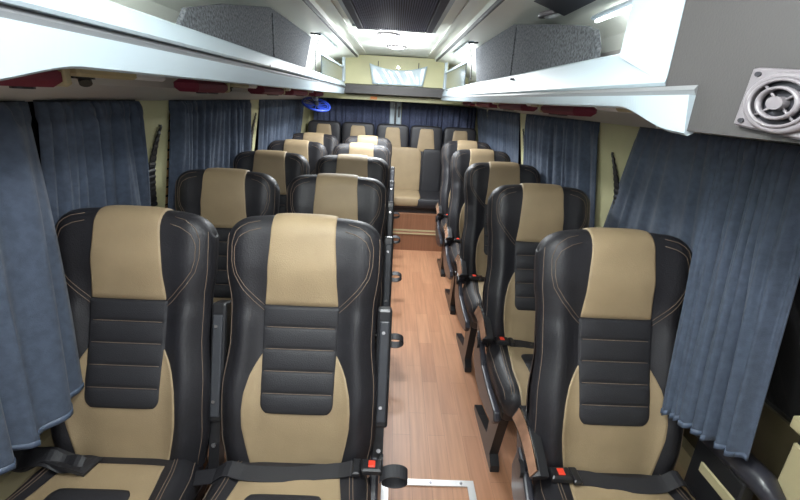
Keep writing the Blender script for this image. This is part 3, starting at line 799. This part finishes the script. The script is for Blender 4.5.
def make_seat(kind):
    """kind 'W' left window seat, 'A' left aisle seat, 'R' right single seat"""
    root = empty('bus_seat', (0, 0, 0))
    bk = gridmesh('backrest', lambda u, v: rec(Pb(acos_(u), v*STOT)), 36, 96, BLK, root)
    zpatch('headrest_panel', w_head, .502, L1+PI*Rr*.80, .004, .004, 34, CRM, root)
    zpatch('lower_back_panel', w_low, .0, .378, .003, .0025, 34, CRM, root)
    lp = zpatch('lumbar_panel', w_lum, .185, .506, .0055, .008, 60, QLT, root, rows=5)
    def wing(sg):
        def a(t): return (sg*interp(t, [0, .1, .25, .4, .55, .75, .88, .95, 1], [.50, .60, .72, .80, .835, .835, .78, .68, .52]), .505+(L1+.02-.505)*t)
        def b(t): return (sg*interp(t, [0, .1, .25, .4, .55, .75, .88, .95, 1], [.48, .61, .755, .84, .875, .875, .83, .73, .55]), .485+(L1+.045-.485)*t)
        def e(t): return (sg*(.955), .01+(L1+.01)*t)
        return [a, b, e]
    stitch(wing(-1)+wing(1), Pb, bk, .0012, .0010)
    mb = MB()
    for k in range(1, 5):
        z = .185+.321*k/5; mb.tube([rec(Pb(x/hw_(z), z, .0078)) for x in np.linspace(-.100, .100, 12)], .0011, 4)
    add_to(lp, mb, STI)
    cu = gridmesh('seat_cushion', lambda u, v: Pc(acos_(u), v*CTOT), 32, 64, BLK, root)
    def cp_(name, wf, s0, s1, off, puff, m, rows=None):
        def fn(u, v):
            t = acos_(u); s = s0+(s1-s0)*v; h = off+puff*(1-t**4)
            if rows: k = (s-s0)/((s1-s0)/rows) % 1.0; h = off+puff*(math.sin(PI*k)**.45)*(1-abs(t)**8)
            if abs(t) > .985 or v <= 0 or v >= 1: h = -.004
            return Pc(t*wf(s)/chw(s), s, h)
        return gridmesh(name, fn, 24, 40, m, root)
    cp_('cushion_panel', wc_low, .070, .50, .003, .003, CRM)
    cp_('cushion_centre_panel', wc_lum, .165, .48, .006, .006, QLT, 5)
    def cs(sg):
        return [lambda t: (sg*(.70+.12*t), .02+.42*t), lambda t: (sg*(.74+.12*t), .02+.42*t), lambda t: (sg*.95, .02+.44*t)]
    stitch(cs(-1)+cs(1), Pc, cu, .0018, .0012)
    legs(root, kind)
    if kind == 'A': side_panel(1, root); arm_up(1, root); belt(root, 0, 1)
    if kind == 'W': arm_up(1, root); belt(root, 1, 1)
    if kind == 'R': side_panel(-1, root); arm_down(-1, root, .228); belt(root, 2, -1)
    return root
XS = {'W': -0.728, 'A': -0.222, 'R': 0.724}
names = {'W': 'left window column', 'A': 'left column beside the aisle', 'R': 'right single column'}
first = {'W': 'front left window seat, black and tan, beside the nearest left curtain',
         'A': 'front aisle seat on the left, black and tan, with belt and red buckle',
         'R': 'front right single seat, black and tan, bronze armrest on aisle side'}
rowtxt = {'W': ['', 'black and tan window seat in second left row, tan headrest between two front seats', 'black and tan window seat in third left row', 'black and tan window seat in fourth left row', 'black and tan window seat in fifth left row, last before rear bench'],
          'A': ['', 'black and tan left aisle seat directly behind the front belted seat', 'black and tan left aisle seat in third row', 'black and tan left aisle seat in fourth row', 'black and tan left aisle seat in fifth row, last before rear bench'],
          'R': ['', 'black and tan right single seat directly behind the front one', 'black and tan right single seat in third row', 'black and tan right single seat in fourth row', 'black and tan right single seat in fifth row, last before rear bench']}
for kd in 'WAR':
    HWK = 1.02 if kd == 'R' else 1.0
    proto = make_seat(kd)
    if kd == 'R': front_right = proto
    for r in range(5):
        o = proto if r == 0 else copy_tree(proto)
        o.location = (XS[kd], 1.2354+.739*r-.235, 0)
        o['label'] = first[kd] if r == 0 else rowtxt[kd][r]
        o['category'] = 'seat'; o['group'] = 'black and tan bus seats'

# window-side armrest of the front right seat
mb = MB(); P = [(.275, -.24, .655), (.275, -.18, .672), (.275, -.10, .668), (.275, -.02, .655), (.275, .06, .635)]
pad = mb.tube(P, [.020, .034, .036, .032, .022], 14).make('window_armrest', GLO, front_right, True)
mb = MB(); mb.box(.252, .29, -.16, .02, .45, .645, .008); mb.make('bracket', PLA, pad)
o = MB().box(.972, 1.0, .58, .98, .545, .585, .006).make('side_rail', CRB); tag(o, 'cream plastic rail below the glossy black armrest at lower right', 'rail')
# cream stepped box at lower right
root = empty('wheel_arch_box', (1.068, .69, 0.0))
mb = MB(); mb.box(-.045, .06, -.20, .13, .0, .815, .012); mb.make('base', CRB, root)
mb = MB(); mb.box(-.055, .03, -.20, .145, .835, .880, .01); mb.make('ledge', CRB, root)
mb = MB(); mb.box(-.04, .025, -.20, .12, .81, .94); mb.make('gap_strip', PLA, root)
mb = MB(); mb.box(-.035, .0, -.20, .135, .935, 1.00, .015); mb.make('upper_box', CRB, root)
tag(root, 'cream stepped plastic casing against the wall at lower right corner', 'casing')

# ------------------------------------------------------------------ rear bench
root = empty('rear_bench', (0.01, 4.95, 0.385)); o0 = root.location
mb = MB(); mb.box(-.95, .97, -.42, .15, 0, .045); mb.make('base', PLA, root)
def rbox(name, x0, x1, y0, y1, z0, z1, m, par, tilt=0.0, r=.03):
    # pillow: superellipsoid-like rounded box
    V = []; F = []; nu, nv = 28, 14; cx, cy, cz = (x0+x1)/2, (y0+y1)/2, (z0+z1)/2; a, b, c_ = (x1-x0)/2, (y1-y0)/2, (z1-z0)/2
    def sp(v, e): return math.copysign(abs(v)**e, v)
    e = .28
    for j in range(nv+1):
        ph = -PI/2+PI*j/nv
        for i in range(nu):
            q = 2*PI*i/nu
            X = a*sp(math.cos(ph), e)*sp(math.cos(q), e); Yb = b*sp(math.cos(ph), e)*sp(math.sin(q), e); Z = c_*sp(math.sin(ph), e)
            V.append((cx+X, cy+Yb+tilt*(Z+c_), cz+Z))
    for j in range(nv):
        for i in range(nu): F.append((j*nu+i, j*nu+(i+1) % nu, (j+1)*nu+(i+1) % nu, (j+1)*nu+i))
    return build(name, V, F, m, par, True)
XB = [-.77, -.39, .0, .38, .76]
for k, x in enumerate(XB):
    o = rbox('headrest', x-.183, x+.183, .015, .13, .59, .885, BLK, root, .10)
    V = []; F = []
    for j in range(13):
        for i in range(9):
            v = j/12; t = i/4-1; wd = .115-.035*v
            z = .60+.285*v*.985; yb = .015+.10*(z-.59)-.006
            if v > .85: yb += .05*((v-.85)/.15)**2
            if abs(t) > .99 or j == 0: yb += .012
            V.append((x+.0+t*wd, yb, z))
    for j in range(12):
        for i in range(8): F.append((j*9+i, j*9+i+1, j*9+i+10, j*9+i+9))
    build('headrest_panel', V, F, CRM, o, True)
rbox('lower_backrest', -.95, .97, -.03, .10, .06, .64, BLK, root, .08)
rbox('seat_cushion', -.95, .97, -.46, .03, .045, .17, BLK, root)
rbox('tan_back_panel', -.08, .335, -.048, .02, .10, .645, CRM, root, .08)
rbox('tan_cushion_panel', -.08, .335, -.470, -.02, .07, .182, CRM, root)
rbox('dark_back_panel', .345, .57, -.046, .02, .10, .64, BLK, root, .08)
tag(root, 'black rear bench seat for five with tan headrest panels and tan middle cushion', 'bench seat')
# cream corner trims beside the rear curtains
